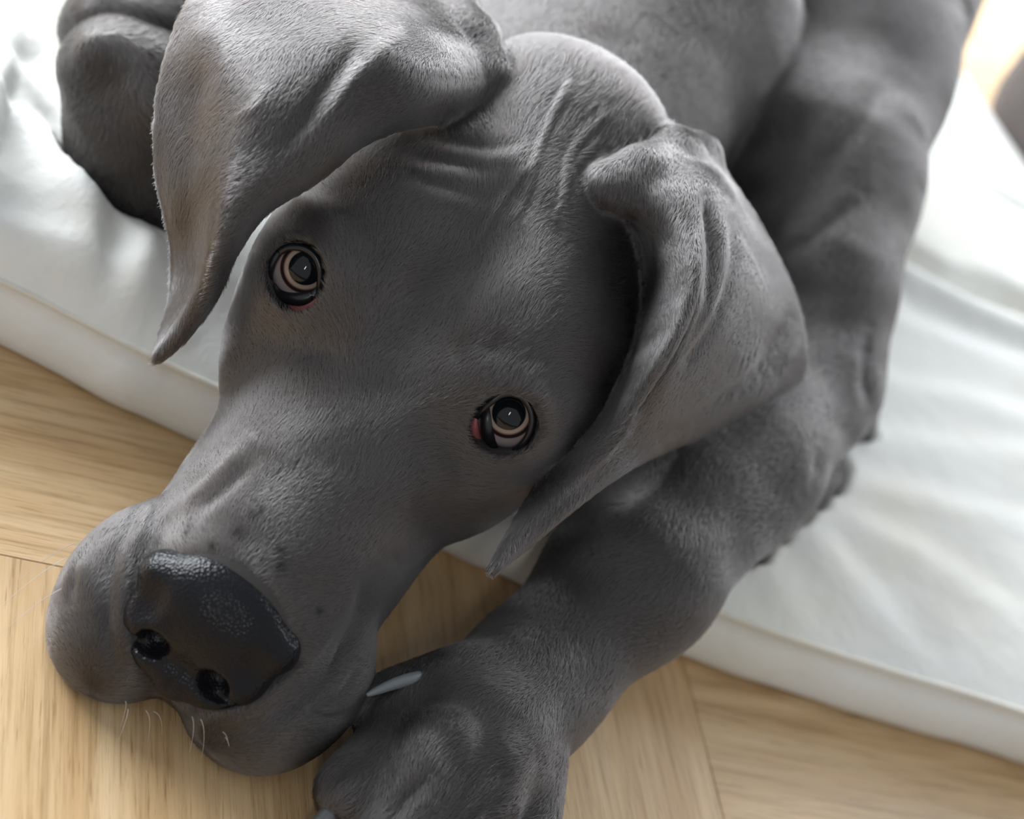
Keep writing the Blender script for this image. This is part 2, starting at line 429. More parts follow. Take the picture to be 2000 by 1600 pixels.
TOES = [((815, 1425, .034), (692, 1545, .024), 16, 15), ((865, 1470, .046), (772, 1640, .026), 18, 17),
        ((950, 1490, .046), (895, 1680, .026), 18, 17), ((1030, 1490, .034), (1015, 1650, .024), 16, 15)]
for p, q, a, b in TOES: lg.cone(P(*p), P(*q), a, b, 0.004)
for p_, q_ in (((795, 1465, .062), (715, 1610, .046)), ((905, 1495, .071), (830, 1690, .052)), ((988, 1505, .066), (955, 1690, .050))):
    lg.cone(P(*p_), P(*q_), 8, 8, 0.006, sub=True)                # clefts between the toes
lg.cone(P(905, 1330, .040), P(775, 1352, .036), 13, 9, 0.012)
lg.cone(P(880, 1375, .034), P(752, 1405, .026), 15, 11, 0.012)
hg = Field()
hg.cone(P(350, 400, .055), P(285, 270, .080), 27, 33, 0.012)
hg.cone(P(285, 270, .080), P(225, 140, .100), 33, 25, 0.012)
hg.ell(P(300, 150, .112), (24, 20, 20), 0.006, ax=np.eye(3))
hg.cone(P(205, 60, .088), P(330, 60, .085), 21, 26, 0.006)
hg.ell(P(320, 215, .108), (22, 16, 15), 0.006, ax=np.eye(3)); hg.cone(P(195, 110, .112), P(260, 100, .118), 11, 11, 0.005)
# ---- merge
D = hd.F.copy(); G_ID = np.zeros(D.shape, np.uint8)
def merge(F, k, gid):
    global D
    G_ID[F < D] = gid
    if k > 0:
        h = np.clip(0.5 + 0.5 * (D - F) / k, 0, 1); D = (D * (1 - h) + F * h - k * h * (1 - h)).astype(np.float32)
    else: D = np.minimum(D, F)
merge(bd.F, 0.004, 3); merge(lg.F, 0.004, 4); merge(hg.F, 0.004, 5)
merge(er_l.F, 0.0035, 1); merge(er_r.F, 0.0035, 2)
D = np.maximum(D, (0.0012 - gz)[None, None, :])
for ax_ in range(3):
    for e_ in (0, 1, -1, -2):
        q_ = [slice(None)] * 3; q_[ax_] = e_; D[tuple(q_)] = np.maximum(D[tuple(q_)], 0.004)
del hd, bd, lg, hg, er_l, er_r
print('field', time.time() - T0, flush=True)

def surface_nets(F, gx, gy, gz):
    nx, ny, nz = F.shape; I = F < 0
    cnt = np.zeros((nx - 1, ny - 1, nz - 1), np.uint8)
    offs = [(i, j, k) for i in (0, 1) for j in (0, 1) for k in (0, 1)]
    for i, j, k in offs: cnt += I[i:nx - 1 + i, j:ny - 1 + j, k:nz - 1 + k]
    act = (cnt > 0) & (cnt < 8); ci, cj, ck = np.nonzero(act)
    vid = np.full(act.shape, -1, np.int32); vid[ci, cj, ck] = np.arange(len(ci))
    vals = {o: F[ci + o[0], cj + o[1], ck + o[2]].astype(np.float64) for o in offs}
    acc = np.zeros((len(ci), 3)); n = np.zeros(len(ci))
    for a in range(3):
        for o in offs:
            if o[a]: continue
            o2 = tuple(1 if q == a else o[q] for q in range(3))
            v0, v1 = vals[o], vals[o2]; m = (v0 < 0) != (v1 < 0)
            t = np.where(m, v0 / np.where(m, v0 - v1, 1), 0)
            p = [np.full(len(ci), float(q)) for q in o]; p[a] = t
            for q in range(3): acc[:, q] += np.where(m, p[q], 0)
            n += m
    acc /= n[:, None]
    V = np.empty_like(acc)
    for q, (g, c) in enumerate(zip((gx, gy, gz), (ci, cj, ck))): V[:, q] = g[c] + acc[:, q] * (g[c + 1] - g[c])
    quads = []
    for a in range(3):
        sl0 = [slice(1, -1)] * 3; sl1 = [slice(1, -1)] * 3; sl0[a] = slice(0, -1); sl1[a] = slice(1, None)
        A, B = I[tuple(sl0)], I[tuple(sl1)]
        e = np.argwhere(A != B)
        for q in range(3):
            if q != a: e[:, q] += 1
        b, c = [(1, 2), (2, 0), (0, 1)][a]
        def vv(db, dc):
            k = e.copy(); k[:, b] -= db; k[:, c] -= dc; return vid[k[:, 0], k[:, 1], k[:, 2]]
        Q = np.stack([vv(1, 1), vv(0, 1), vv(0, 0), vv(1, 0)], 1)
        flip = ~I[e[:, 0], e[:, 1], e[:, 2]]
        Q[flip] = Q[flip][:, ::-1]; quads.append(Q)
    return V, np.vstack(quads), (ci, cj, ck)
V, Q, cells = surface_nets(D, gx, gy, gz)
gid = G_ID[cells]
print('mesh', len(V), len(Q), time.time() - T0, flush=True)
def bc3(ix, W, n): return np.stack([np.bincount(ix, W[:, k], n) for k in range(3)], 1)
def catmull_clark(V, Q):
    n, m = len(V), len(Q)
    fp = V[Q].mean(1)
    a = Q.ravel(); b = np.roll(Q, -1, 1).ravel()
    key = np.minimum(a, b).astype(np.int64) * n + np.maximum(a, b)
    uk, inv = np.unique(key, return_inverse=True)
    i, j = uk // n, uk % n; ne = len(uk)
    fi = np.repeat(np.arange(m), 4)
    cnt = np.bincount(inv, minlength=ne)
    ep = (V[i] + V[j] + bc3(inv, fp[fi], ne)) / (2 + cnt)[:, None]
    val = np.bincount(a, minlength=n)[:, None]
    Favg = bc3(a, fp[fi], n) / val
    mid = (V[i] + V[j]) / 2
    deg = (np.bincount(i, minlength=n) + np.bincount(j, minlength=n))[:, None]
    Ravg = (bc3(i, mid, n) + bc3(j, mid, n)) / deg
    nv_ = (Favg + 2 * Ravg + (deg - 3) * V) / deg
    E = (n + inv).reshape(m, 4); Fi = n + ne + np.arange(m)
    Q2 = np.stack([np.stack([Q[:, k], E[:, k], Fi, E[:, (k + 3) % 4]], 1) for k in range(4)], 1).reshape(-1, 4)
    return np.vstack([nv_, ep, fp]), Q2, (i, j)
def relax(V, Q, it, lam):
    n = len(V); a = Q.ravel(); b = np.roll(Q, -1, 1).ravel(); d = np.bincount(a, minlength=n)[:, None] * 2.0
    c = np.roll(Q, 1, 1).ravel()
    for _ in range(it): V = V + lam * ((bc3(a, V[b], n) + bc3(a, V[c], n)) / d - V)
    return V
V = relax(V, Q, 2, 0.5); V = relax(V, Q, 1, -0.3)
n0 = len(V)
V, Q, (ei, ej) = catmull_clark(V, Q)
GV = np.r_[gid, np.maximum(gid[ei], gid[ej]), np.zeros(len(V) - n0 - len(ei), np.uint8)].astype(int)
GV[n0 + len(ei):] = GV[Q[::4, 0]]
ins = D < 0
UNDER = np.where(ins.any(2), gz[ins.argmax(2)], 9.0)
del D, G_ID, ins
me = mesh_np('body', V, Q); nv = len(V)
dog = bpy.data.objects.new('dog', None); col.objects.link(dog)
tag(dog, 'blue-grey great dane lying with its chin on the floor and one foreleg stretched out', 'dog')
def vnormals():
    n = np.empty(nv * 3, np.float32); me.vertices.foreach_get('normal', n); return n.reshape(-1, 3).astype(np.float64)
NV = vnormals()
print('subdivided', nv, time.time() - T0, flush=True)

# ---- sculpt strokes: folds, veins and wrinkles pressed into the surface they lie on
px, py, pz = project(V)
vd = V - CAM; vd /= np.linalg.norm(vd, axis=1)[:, None]
facing = np.clip(-(vd * NV).sum(1) * 2.5, 0, 1)
disp = np.zeros(nv)
def stroke(poly, w, amp, groups):
    poly = catmull(np.array(poly, float), 6 * len(poly))
    lo, hi = poly.min(0) - 3 * w, poly.max(0) + 3 * w
    ix = np.nonzero((px > lo[0]) & (px < hi[0]) & (py > lo[1]) & (py < hi[1]) & np.isin(GV, groups) & (facing > 0.02))[0]
    if not len(ix): return
    d, _ = seg_dist(px[ix], py[ix], poly)
    # fade at both ends
    e = np.minimum(np.hypot(px[ix] - poly[0, 0], py[ix] - poly[0, 1]), np.hypot(px[ix] - poly[-1, 0], py[ix] - poly[-1, 1]))
    disp[ix] += amp * 0.001 * np.exp(-(d / w) ** 2) * facing[ix] * np.clip(0.25 + e / (4 * w), 0, 1)
HD, BODY = [0], [3]
# forehead veins
for p in ([(1105, 160), (1065, 250), (1045, 300), (1020, 390), (990, 440)], [(1180, 220), (1110, 300), (1095, 380), (1080, 430)],
          [(1040, 320), (1010, 350), (960, 420), (930, 470)], [(1170, 270), (1120, 320), (1105, 360)]):
    stroke(p, 7, 0.8, HD)
# furrows above the brow and beside the left ear
for p in ([(820, 250), (880, 275), (960, 290), (1030, 270)], [(790, 300), (880, 320), (960, 330)], [(800, 350), (880, 370), (950, 390)]):
    stroke(p, 14, -0.7, HD); stroke([(x, y + 24) for x, y in p], 14, 0.5, HD)
# brow bulges and hollows round the eyes
stroke([(520, 440), (570, 405), (640, 420), (680, 470)], 26, 2.6, HD)
stroke([(1040, 740), (1060, 790), (1060, 840)], 24, 2.0, HD)
stroke([(700, 470), (740, 520), (740, 570)], 34, -3.2, HD)
stroke([(900, 690), (960, 680), (1020, 690)], 32, -3.2, HD)
stroke([(560, 660), (640, 690), (700, 740)], 40, -1.6, HD); stroke([(840, 850), (800, 900), (800, 960)], 34, -1.4, HD)
stroke([(790, 870), (790, 960), (770, 1040)], 22, 1.2, HD)
stroke([(480, 870), (420, 930), (350, 990), (300, 1040)], 14, 1.3, HD); stroke([(500, 900), (430, 965), (370, 1010)], 14, -1.2, HD)
# lips: ridge beside the nose, creases down the flews
stroke([(300, 985), (262, 1060), (243, 1130), (240, 1220), (256, 1310)], 15, 1.5, HD)
stroke([(280, 985), (236, 1060), (214, 1130), (208, 1220), (222, 1300)], 14, -1.5, HD)
stroke([(180, 1040), (160, 1100), (165, 1180)], 22, 1.6, HD)
stroke([(225, 1030), (180, 1060), (150, 1110), (140, 1180)], 9, -1.0, HD); stroke([(200, 1040), (150, 1090), (125, 1160)], 10, 0.8, HD)
stroke([(690, 1120), (662, 1190), (620, 1258), (560, 1330), (480, 1388), (400, 1408)], 18, 2.8, HD)
stroke([(722, 1130), (700, 1215), (655, 1290), (590, 1362), (500, 1425)], 20, -3.0, HD)
stroke([(830, 1060), (770, 1110), (720, 1150)], 24, -2.5, HD)
for p in ([(680, 1240), (640, 1330), (560, 1400)], [(700, 1300), (660, 1360), (610, 1400)], [(600, 1390), (660, 1400), (700, 1380)]):
    stroke(p, 8, -1.2, HD)
stroke([(310, 1370), (320, 1395), (330, 1420)], 7, -2.0, HD)
# ear folds
stroke([(720, 60), (650, 150), (590, 240), (550, 300)], 22, -2.0, [1]); stroke([(790, 70), (700, 150), (620, 250), (570, 310)], 18, 2.0, [1])
stroke([(400, 100), (370, 250), (360, 400), (370, 520)], 26, -1.8, [1]); stroke([(560, 120), (480, 260), (430, 400), (400, 500)], 30, 1.4, [1])
stroke([(470, 230), (500, 210), (520, 180)], 10, 0.8, [1]); stroke([(430, 380), (420, 440), (400, 520)], 10, -0.8, [1])
stroke([(1380, 380), (1390, 500), (1360, 620), (1300, 730), (1240, 830)], 11, -3.0, [2])
stroke([(1350, 470), (1352, 560), (1320, 660), (1260, 760)], 14, 2.4, [2])
stroke([(1435, 430), (1430, 530), (1390, 640), (1330, 730)], 12, -2.2, [2]); stroke([(1410, 420), (1405, 540), (1370, 640)], 12, 1.6, [2])
stroke([(1540, 620), (1480, 720), (1400, 790), (1300, 860)], 12, -2.6, [2]); stroke([(1500, 560), (1470, 680), (1390, 760)], 30, 1.8, [2])
stroke([(1560, 650), (1520, 730), (1440, 800)], 14, 1.8, [2])
# shoulder folds
stroke([(1500, 420), (1600, 330), (1700, 210), (1760, 120)], 26, -2.0, [4]); stroke([(1540, 470), (1640, 400), (1720, 300)], 30, 1.2, [4])
stroke([(1530, 500), (1600, 450), (1680, 380)], 18, -2.5, [4]); stroke([(1700, 640), (1690, 720), (1700, 800)], 14, -2.0, [4])
stroke([(1600, 860), (1600, 920), (1580, 960)], 16, -2.0, [4]); stroke([(1380, 980), (1400, 1050), (1380, 1120)], 30, 1.5, [4])
# paw: grooves between the toes
stroke([(745, 1445), (690, 1490), (640, 1530)], 14, -2.2, [4]); stroke([(840, 1510), (790, 1560), (760, 1620)], 16, -2.6, [4])
stroke([(960, 1560), (930, 1600), (910, 1660)], 16, -2.6, [4])
V += NV * disp[:, None]
me.vertices.foreach_set('co', V.astype(np.float32).ravel()); me.update()
NV = vnormals()

# ---- pigment and painted whorl shading: darker skin round eyes and lips, freckles on the muzzle
tint = np.ones(nv)
hdm = GV == 0
px, py, pz = project(V)
for s, cen, view, pp, oo, z0 in EYES:
    d = np.linalg.norm(V - (cen + view * 0.010), axis=1); tint = np.where(hdm, tint * (1 - 0.55 * np.exp(-(d / 0.015) ** 4)), tint)
fr = [(465, 1046, 9), (545, 1106, 9), (505, 998, 7), (370, 1030, 7), (415, 1072, 7), (545, 1080, 6), (310, 1065, 8), (510, 1100, 6), (620, 1195, 6), (490, 1010, 5), (365, 1045, 6), (540, 1075, 5)]
for x, y, r in fr:
    q = (px - x) ** 2 + (py - y) ** 2; tint = np.where(hdm & (facing > 0.1), tint * (1 - 0.8 * np.exp(-q / (1.4 * r) ** 2)), tint)
for x, y, r, k in ((745, 505, 52, 0.30), (968, 682, 52, 0.30), (610, 728, 40, 0.20), (850, 900, 40, 0.15)):   # coat whorls, their shading painted in as darker tint
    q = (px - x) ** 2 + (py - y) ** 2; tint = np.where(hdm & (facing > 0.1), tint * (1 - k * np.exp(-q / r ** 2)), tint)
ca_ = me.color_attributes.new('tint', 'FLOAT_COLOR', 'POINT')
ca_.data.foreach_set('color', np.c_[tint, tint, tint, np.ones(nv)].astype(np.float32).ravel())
me.polygons.foreach_set('use_smooth', np.ones(len(me.polygons), bool))
me.materials.clear()
body = new_obj('body', me, dog, SKIN)
print('body', time.time() - T0, flush=True)

# ------------------------------------------------------------------ dog bed
def bed_front_px():
    return [(-420, 520), (-200, 600), (0, 688), (160, 770), (330, 852), (600, 972), (860, 1086), (960, 1130), (1130, 1205), (1300, 1280),
            (1480, 1345), (1650, 1398), (1830, 1450), (2000, 1503), (2250, 1575), (2600, 1668)]
front = np.array([P(x, y, 0)[:2] for x, y in bed_front_px()])
bk = [P(1620, -260, 0.05), P(1880, 96, 0.05), P(2000, 268, 0.05), P(2240, 590, 0.05), P(2640, 1100, 0.05)]
bk = np.array([b[:2] for b in bk]); d0 = (bk[0] - bk[1]) / np.linalg.norm(bk[0] - bk[1])
lft = np.array([front[0] + np.array([-0.25, 0.70]), front[0] + np.array([0.05, 0.98])])
back = np.vstack([lft, bk[0] + d0 * 0.10, bk])
NS, NT = 420, 300
Fc = catmull(front, NS)
seglen = np.r_[0, np.cumsum(np.linalg.norm(np.diff(catmull(back, 2000), axis=0), axis=1))]
bb = catmull(back, 2000); tt = np.linspace(0, seglen[-1], NS)
Bc = np.stack([np.interp(tt, seglen, bb[:, k]) for k in range(2)], 1)
tn = np.gradient(Fc, axis=0); tn /= np.linalg.norm(tn, axis=1)[:, None]
outn = np.stack([tn[:, 1], -tn[:, 0]], 1)
SIDE = 0.036
tv = np.linspace(0, 1, NT) ** 1.25
G = Fc[:, None] * (1 - tv[None, :, None]) + Bc[:, None] * tv[None, :, None]
dist_edge = np.linalg.norm(G - Fc[:, None], axis=2)
dback = np.linalg.norm(G - Bc[:, None], axis=2)
hz = SIDE + 0.030 * (1 - np.exp(-dist_edge / 0.07)) * np.clip(1 - np.exp(-dback / 0.05), 0, 1)
hz *= 1 - 0.8 * np.exp(-dback / 0.012)
X, Y = G[..., 0], G[..., 1]
ridge = [(*P(x, y, z)[:2], z) for x, y, z in ((-260, -420, 0.22), (-60, -200, 0.215), (50, 0, 0.20), (130, 160, 0.175), (205, 300, 0.140), (280, 420, 0.095), (350, 520, 0.060))]
rd, rv = seg_dist(X, Y, ridge)
ang = np.where(True, 1, 1)
mound = np.maximum(rv - 0.045, 0) * np.exp(-(rd / 0.070) ** 2)
hz = hz + mound * (1 - np.exp(-dist_edge / 0.04))
# creases: folds running out from where the foreleg presses, and across the padded left end
ease = (1 - np.exp(-dist_edge / 0.012)) ** 2
def fold(poly, w, amp):
    global hz
    d, _ = seg_dist(X, Y, [P(x, y, 0.06)[:2] for x, y in poly]); hz = hz + amp * np.exp(-(d / w) ** 2) * ease
rs = np.random.default_rng(11)
for p in ([(1560, 1000), (1640, 1070), (1760, 1180), (1830, 1260)], [(1600, 980), (1780, 1060), (1960, 1170)], [(1520, 1070), (1600, 1180), (1640, 1290)],
          [(1700, 860), (1850, 880), (2050, 900)], [(1720, 760), (1880, 790), (2080, 860)], [(1740, 640), (1900, 700), (2080, 760)],
          [(1460, 1130), (1500, 1220), (1510, 1290)], [(1660, 940), (1820, 980), (2040, 1040)], [(1800, 300), (1920, 420), (2060, 520)]):
    fold(p, 0.012, 0.0015); fold([(x + 38, y - 22) for x, y in p], 0.013, -0.0014)
fold([(1760, 500), (1850, 560), (1960, 590), (2080, 650)], 0.011, -0.014); fold([(1760, 560), (1880, 620), (2050, 690)], 0.014, 0.008)
fold([(1850, 330), (1950, 390), (2050, 440)], 0.009, -0.006)
for p in ([(-60, 150), (80, 230), (170, 330), (200, 420)], [(20, 400), (110, 440), (200, 470)], [(200, 700), (230, 640), (300, 600)],
          [(100, 560), (190, 640), (300, 700)], [(60, 690), (130, 660), (190, 640)], [(-20, 560), (120, 600), (260, 660)], [(300, 760), (380, 720), (430, 700)],
          [(60, 120), (140, 260), (220, 390)]):
    fold(p, 0.011, -0.0065); fold([(x - 30, y + 28) for x, y in p], 0.013, 0.006)
fold([(230, 640), (225, 560), (240, 470)], 0.010, -0.008); fold([(255, 700), (260, 600), (275, 480)], 0.010, 0.008)
for p in ([(40, 640), (90, 600), (110, 540)], [(150, 720), (210, 690), (250, 640)], [(280, 790), (330, 740), (400, 710)], [(330, 660), (380, 690), (430, 690)]):
    fold(p, 0.007, -0.005); fold([(x + 22, y - 10) for x, y in p], 0.008, 0.004)
# the cushion gives way under the dog
iu = np.clip(np.searchsorted(gx, X), 0, len(gx) - 1); ju = np.clip(np.searchsorted(gy, Y), 0, len(gy) - 1)
hz = np.minimum(hz, UNDER[iu, ju] - 0.005)
hz = np.maximum(hz, 0.006)
for _ in range(3):
    hz[1:-1, 1:-1] = (hz[1:-1, 1:-1] * 2 + hz[:-2, 1:-1] + hz[2:, 1:-1] + hz[1:-1, :-2] + hz[1:-1, 2:]) / 6
rows = [(0.0, 0.0005), (0.004, 0.004), (0.007, 0.011), (0.0075, 0.020), (0.006, 0.029), (0.002, 0.0345)]
wob = 0.0010 * np.sin(np.arange(NS) * 0.083) + 0.0007 * np.sin(np.arange(NS) * 0.21 + 1) + 0.0006 * np.sin(np.arange(NS) * 0.137 + 2)
Vb = []
for o_, z_ in rows:
    q = Fc + outn * (o_ * (1 + wob[:, None] * 140) - 0.004); Vb.append(np.c_[q, np.full(NS, z_)])
for k in range(NT): Vb.append(np.c_[G[:, k], hz[:, k]])
q = Bc; Vb.append(np.c_[q, np.full(NS, 0.0005)])
Vb.append(np.c_[Fc * 0.5 + Bc * 0.5, np.full(NS, 0.0005)])
Vb = np.array(Vb); nr = len(Vb)
def under(q): return UNDER[np.clip(np.searchsorted(gx, q[..., 0]), 0, len(gx) - 1), np.clip(np.searchsorted(gy, q[..., 1]), 0, len(gy) - 1)]
Vb[..., 2] = np.maximum(np.minimum(Vb[..., 2], under(Vb) - 0.006), 0.0005)
idx = np.arange(nr * NS).reshape(nr, NS)
Qb = [np.stack([idx[:-1, :-1], idx[:-1, 1:], idx[1:, 1:], idx[1:, :-1]], -1).reshape(-1, 4)]
Qb.append(np.stack([idx[-1, :-1], idx[-1, 1:], idx[0, 1:], idx[0, :-1]], -1).reshape(-1, 4))
bed = bpy.data.objects.new('dog_bed', None); col.objects.link(bed)
tag(bed, 'large off-white padded cotton dog bed lying on the oak floor under the dog', 'dog bed')
new_obj('cushion', mesh_np('cushion', Vb.reshape(-1, 3), np.vstack(Qb)), bed, BED)
pipe = np.c_[Fc + outn * -0.001, np.full(NS, SIDE + 0.0005)]
pipe[:, 2] = np.maximum(np.minimum(pipe[:, 2], under(pipe) - 0.004), 0.002)
new_obj('piping', tube('piping', pipe, 0.0016, 8), bed, SEAM)

# ------------------------------------------------------------------ nose leather: its own fine sculpture
NC = L(0, 118, -47)
def nose_mesh():
    g = [np.arange(c - 0.046, c + 0.046, 0.0009).astype(np.float32) for c in NC]
    xx, yy, zz = np.meshgrid(*g, indexing='ij')
    q = np.stack([xx - E0[0], yy - E0[1], zz - E0[2]], -1) * 1000
    u, v, w = q @ hx, q @ hf, q @ hn
    def el(c, r):
        a, b, d = (u - c[0]) / r[0], (v - c[1]) / r[1], (w - c[2]) / r[2]
        k0 = np.sqrt(a * a + b * b + d * d); k1 = np.sqrt((a / r[0]) ** 2 + (b / r[1]) ** 2 + (d / r[2]) ** 2) + 1e-6
        return k0 * (k0 - 1) / k1
    def smin(a, b, k): h = np.clip(0.5 + 0.5 * (b - a) / k, 0, 1); return b * (1 - h) + a * h - k * h * (1 - h)
    def smax(a, b, k): return -smin(-a, -b, k)
    # disc frame: x, a down the face of the nose, b out of it
    v2, w2 = v - 119, w + 43; u = (u + 1.2) / 1.08
    aa, bb_ = (0.66 * v2 - 0.75 * w2 - 4.5) / 1.09, (0.75 * v2 + 0.66 * w2) / 1.04
    def ed(c, r):
        a, b, d = (u - c[0]) / r[0], (aa - c[1]) / r[1], (bb_ - c[2]) / r[2]
        k0 = np.sqrt(a * a + b * b + d * d); k1 = np.sqrt((a / r[0]) ** 2 + (b / r[1]) ** 2 + (d / r[2]) ** 2) + 1e-6
        return k0 * (k0 - 1) / k1
    d = ed((0, -5, -3), (27, 21, 15))
    for s in (-1, 1):
        d = smin(d, ed((s * 22.5, -7, -5), (9.5, 9, 10)), 4)      # upper corners
        d = smin(d, ed((s * 15, 6, -2), (13.5, 14, 12.5)), 4)     # wings
        d = smin(d, ed((s * 9, 17, -2), (11, 8.5, 10)), 4)        # below the nostrils
    d = smin(d, ed((0, 20, -2), (8, 9, 11)), 5)                   # philtrum bridge
    for s in (-1, 1):
        cs, sn = math.cos(0.5), math.sin(0.5)
        d = smax(d, -ed((s * 12.5, 11, 10), (6.2, 5.6, 11)), 2.5)  # nostrils
        d = smax(d, -ed((s * 20, 15.5, 9), (8, 2.4, 8)), 2.5)      # slit to the side
        d = smax(d, -ed((s * 24, -2, 11), (7, 8, 5)), 5)           # dimple above the wing
    d = smax(d, -ed((0, 17, 12.5), (1.2, 15, 5)), 1.5)            # median groove
    return surface_nets((d * 0.001).astype(np.float32), *g)
nv_, nq_, _ = nose_mesh()
nm = mesh_np('nose', nv_, nq_)
no = new_obj('nose', nm, dog, NOSE); no['label'] = 'black wet nose leather'
mdn = no.modifiers.new('s', 'SMOOTH'); mdn.iterations = 3

# ------------------------------------------------------------------ eyes with lids
for s, cen, view, pp, oo, z0 in EYES:
    bm = bmesh.new(); bmesh.ops.create_uvsphere(bm, u_segments=48, v_segments=32, radius=0.0138)
    for f_ in bm.faces: f_.smooth = True
    for v in bm.verts:                                     # cornea bulges along the gaze
        r = math.hypot(v.co.x, v.co.y)
        if v.co.z > 0 and r < 0.0105: v.co.z += 0.0012 * (1 - (r / 0.0105) ** 2)
    em = bpy.data.meshes.new('eyeball'); bm.to_mesh(em); bm.free()
    eo = new_obj('eye', em, dog, EYE); eo['label'] = 'dark eye with a tan iris ring'
    eo.location = cen; eo.rotation_euler = Vector(view).to_track_quat('Z', 'Y').to_euler()
    EINV = Matrix.LocRotScale(eo.location, eo.rotation_euler, None).inverted()
    # eyelid rim: closed loop of the opening, laid on the ball
    loop = {-1: [(546, 492), (564, 483), (588, 484), (606, 492), (619, 507), (626, 530), (625, 558), (620, 584), (605, 602), (580, 610), (555, 603), (535, 584), (526, 556), (530, 520)],
            1: [(962, 782), (980, 771), (1002, 769), (1022, 778), (1036, 798), (1040, 824), (1032, 852), (1014, 874), (992, 887), (968, 884), (944, 872), (925, 860), (920, 838), (934, 808)]}[s]
    lp = []
    for x, y in loop:
        dd = cw + cr * (x - 1000) / FPX - cu * (y - 800) / FPX; dd /= np.linalg.norm(dd)
        oc = CAM - cen; b_ = oc @ dd; R_ = 0.0156; c_ = oc @ oc - R_ * R_; disc = b_ * b_ - c_
        t_ = -b_ - math.sqrt(disc) if disc > 0 else -b_ - 0.001
        lp.append(CAM + dd * t_)
    lp = np.array(lp + lp[:1] + lp[1:2]); lpc = catmull(lp, 105)[:98]
    new_obj('eyelid', tube('eyelid', lpc, 0.0015, 10, closed=True), eo, LID).matrix_parent_inverse = EINV
    third = {-1: [(535, 556), (551, 575), (582, 583), (608, 578), (624, 562)], 1: [(955, 790), (952, 820), (956, 850), (968, 877)]}[s]
    tp = []
    for x, y in third:
        dd = cw + cr * (x - 1000) / FPX - cu * (y - 800) / FPX; dd /= np.linalg.norm(dd)
        oc = CAM - cen; b_ = oc @ dd; disc = b_ * b_ - (oc @ oc - (0.0143 if s < 0 else 0.0134) ** 2)
        tp.append(CAM + dd * (-b_ - (math.sqrt(disc) if disc > 0 else 0.0005)))
    tp = catmull(np.array(tp), 30); tr = 0.0010 + 0.0021 * np.sin(np.linspace(0.15, math.pi - 0.15, 30))
    new_obj('third_eyelid', tube('third_eyelid', tp, tr, 12), eo, LID).matrix_parent_inverse = EINV
    haw = {-1: [(533, 581), (553, 596), (580, 603), (604, 597), (620, 585)], 1: [(930, 812), (927, 834), (932, 855), (940, 869)]}[s]
    hp = []
    for x, y in haw:
        dd = cw + cr * (x - 1000) / FPX - cu * (y - 800) / FPX; dd /= np.linalg.norm(dd)
        oc = CAM - cen; b_ = oc @ dd; R_ = 0.0170 if s < 0 else 0.0160; disc = b_ * b_ - (oc @ oc - R_ * R_)
        hp.append(CAM + dd * (-b_ - (math.sqrt(disc) if disc > 0 else 0.0005)))
    hp = catmull(np.array(hp), 30); rr_ = 0.0005 + 0.0014 * np.sin(np.linspace(0.1, math.pi - 0.1, 30))
    ho = new_obj('inner_eyelid', tube('inner_eyelid', hp, rr_, 10), eo, HAW); ho.matrix_parent_inverse = EINV; ho['label'] = 'pink inner eyelid'

# ------------------------------------------------------------------ claws
def claw(p, q, r, m, label=None, sag=0.004):
    p, q = np.asarray(p), np.asarray(q); t = np.linspace(0, 1, 14)[:, None]
    pts = p + (q - p) * t + np.array([0, 0, 1.0]) * sag * np.sin(math.pi * t)
    rad = r * np.sqrt(np.clip(1 - (t[:, 0] * 0.97) ** 2.4, 0.02, 1))
    o = new_obj('claw', tube('claw', pts, rad, 12), dog, m)
    if label: o['label'] = label
for p, q, a, b in TOES:
    p, q = P(*p), P(*q); d = q - p; d[2] = 0; d /= np.linalg.norm(d)
    tip = q + d * 0.026; tip[2] = 0.004; st = q + d * 0.010; st[2] = 0.022
    claw(st, tip, 0.0042, CLAW)
claw(P(842, 1322, .046), P(716, 1358, .043), 0.0028, DCLAW, 'pale grey dewclaw', 0.003)

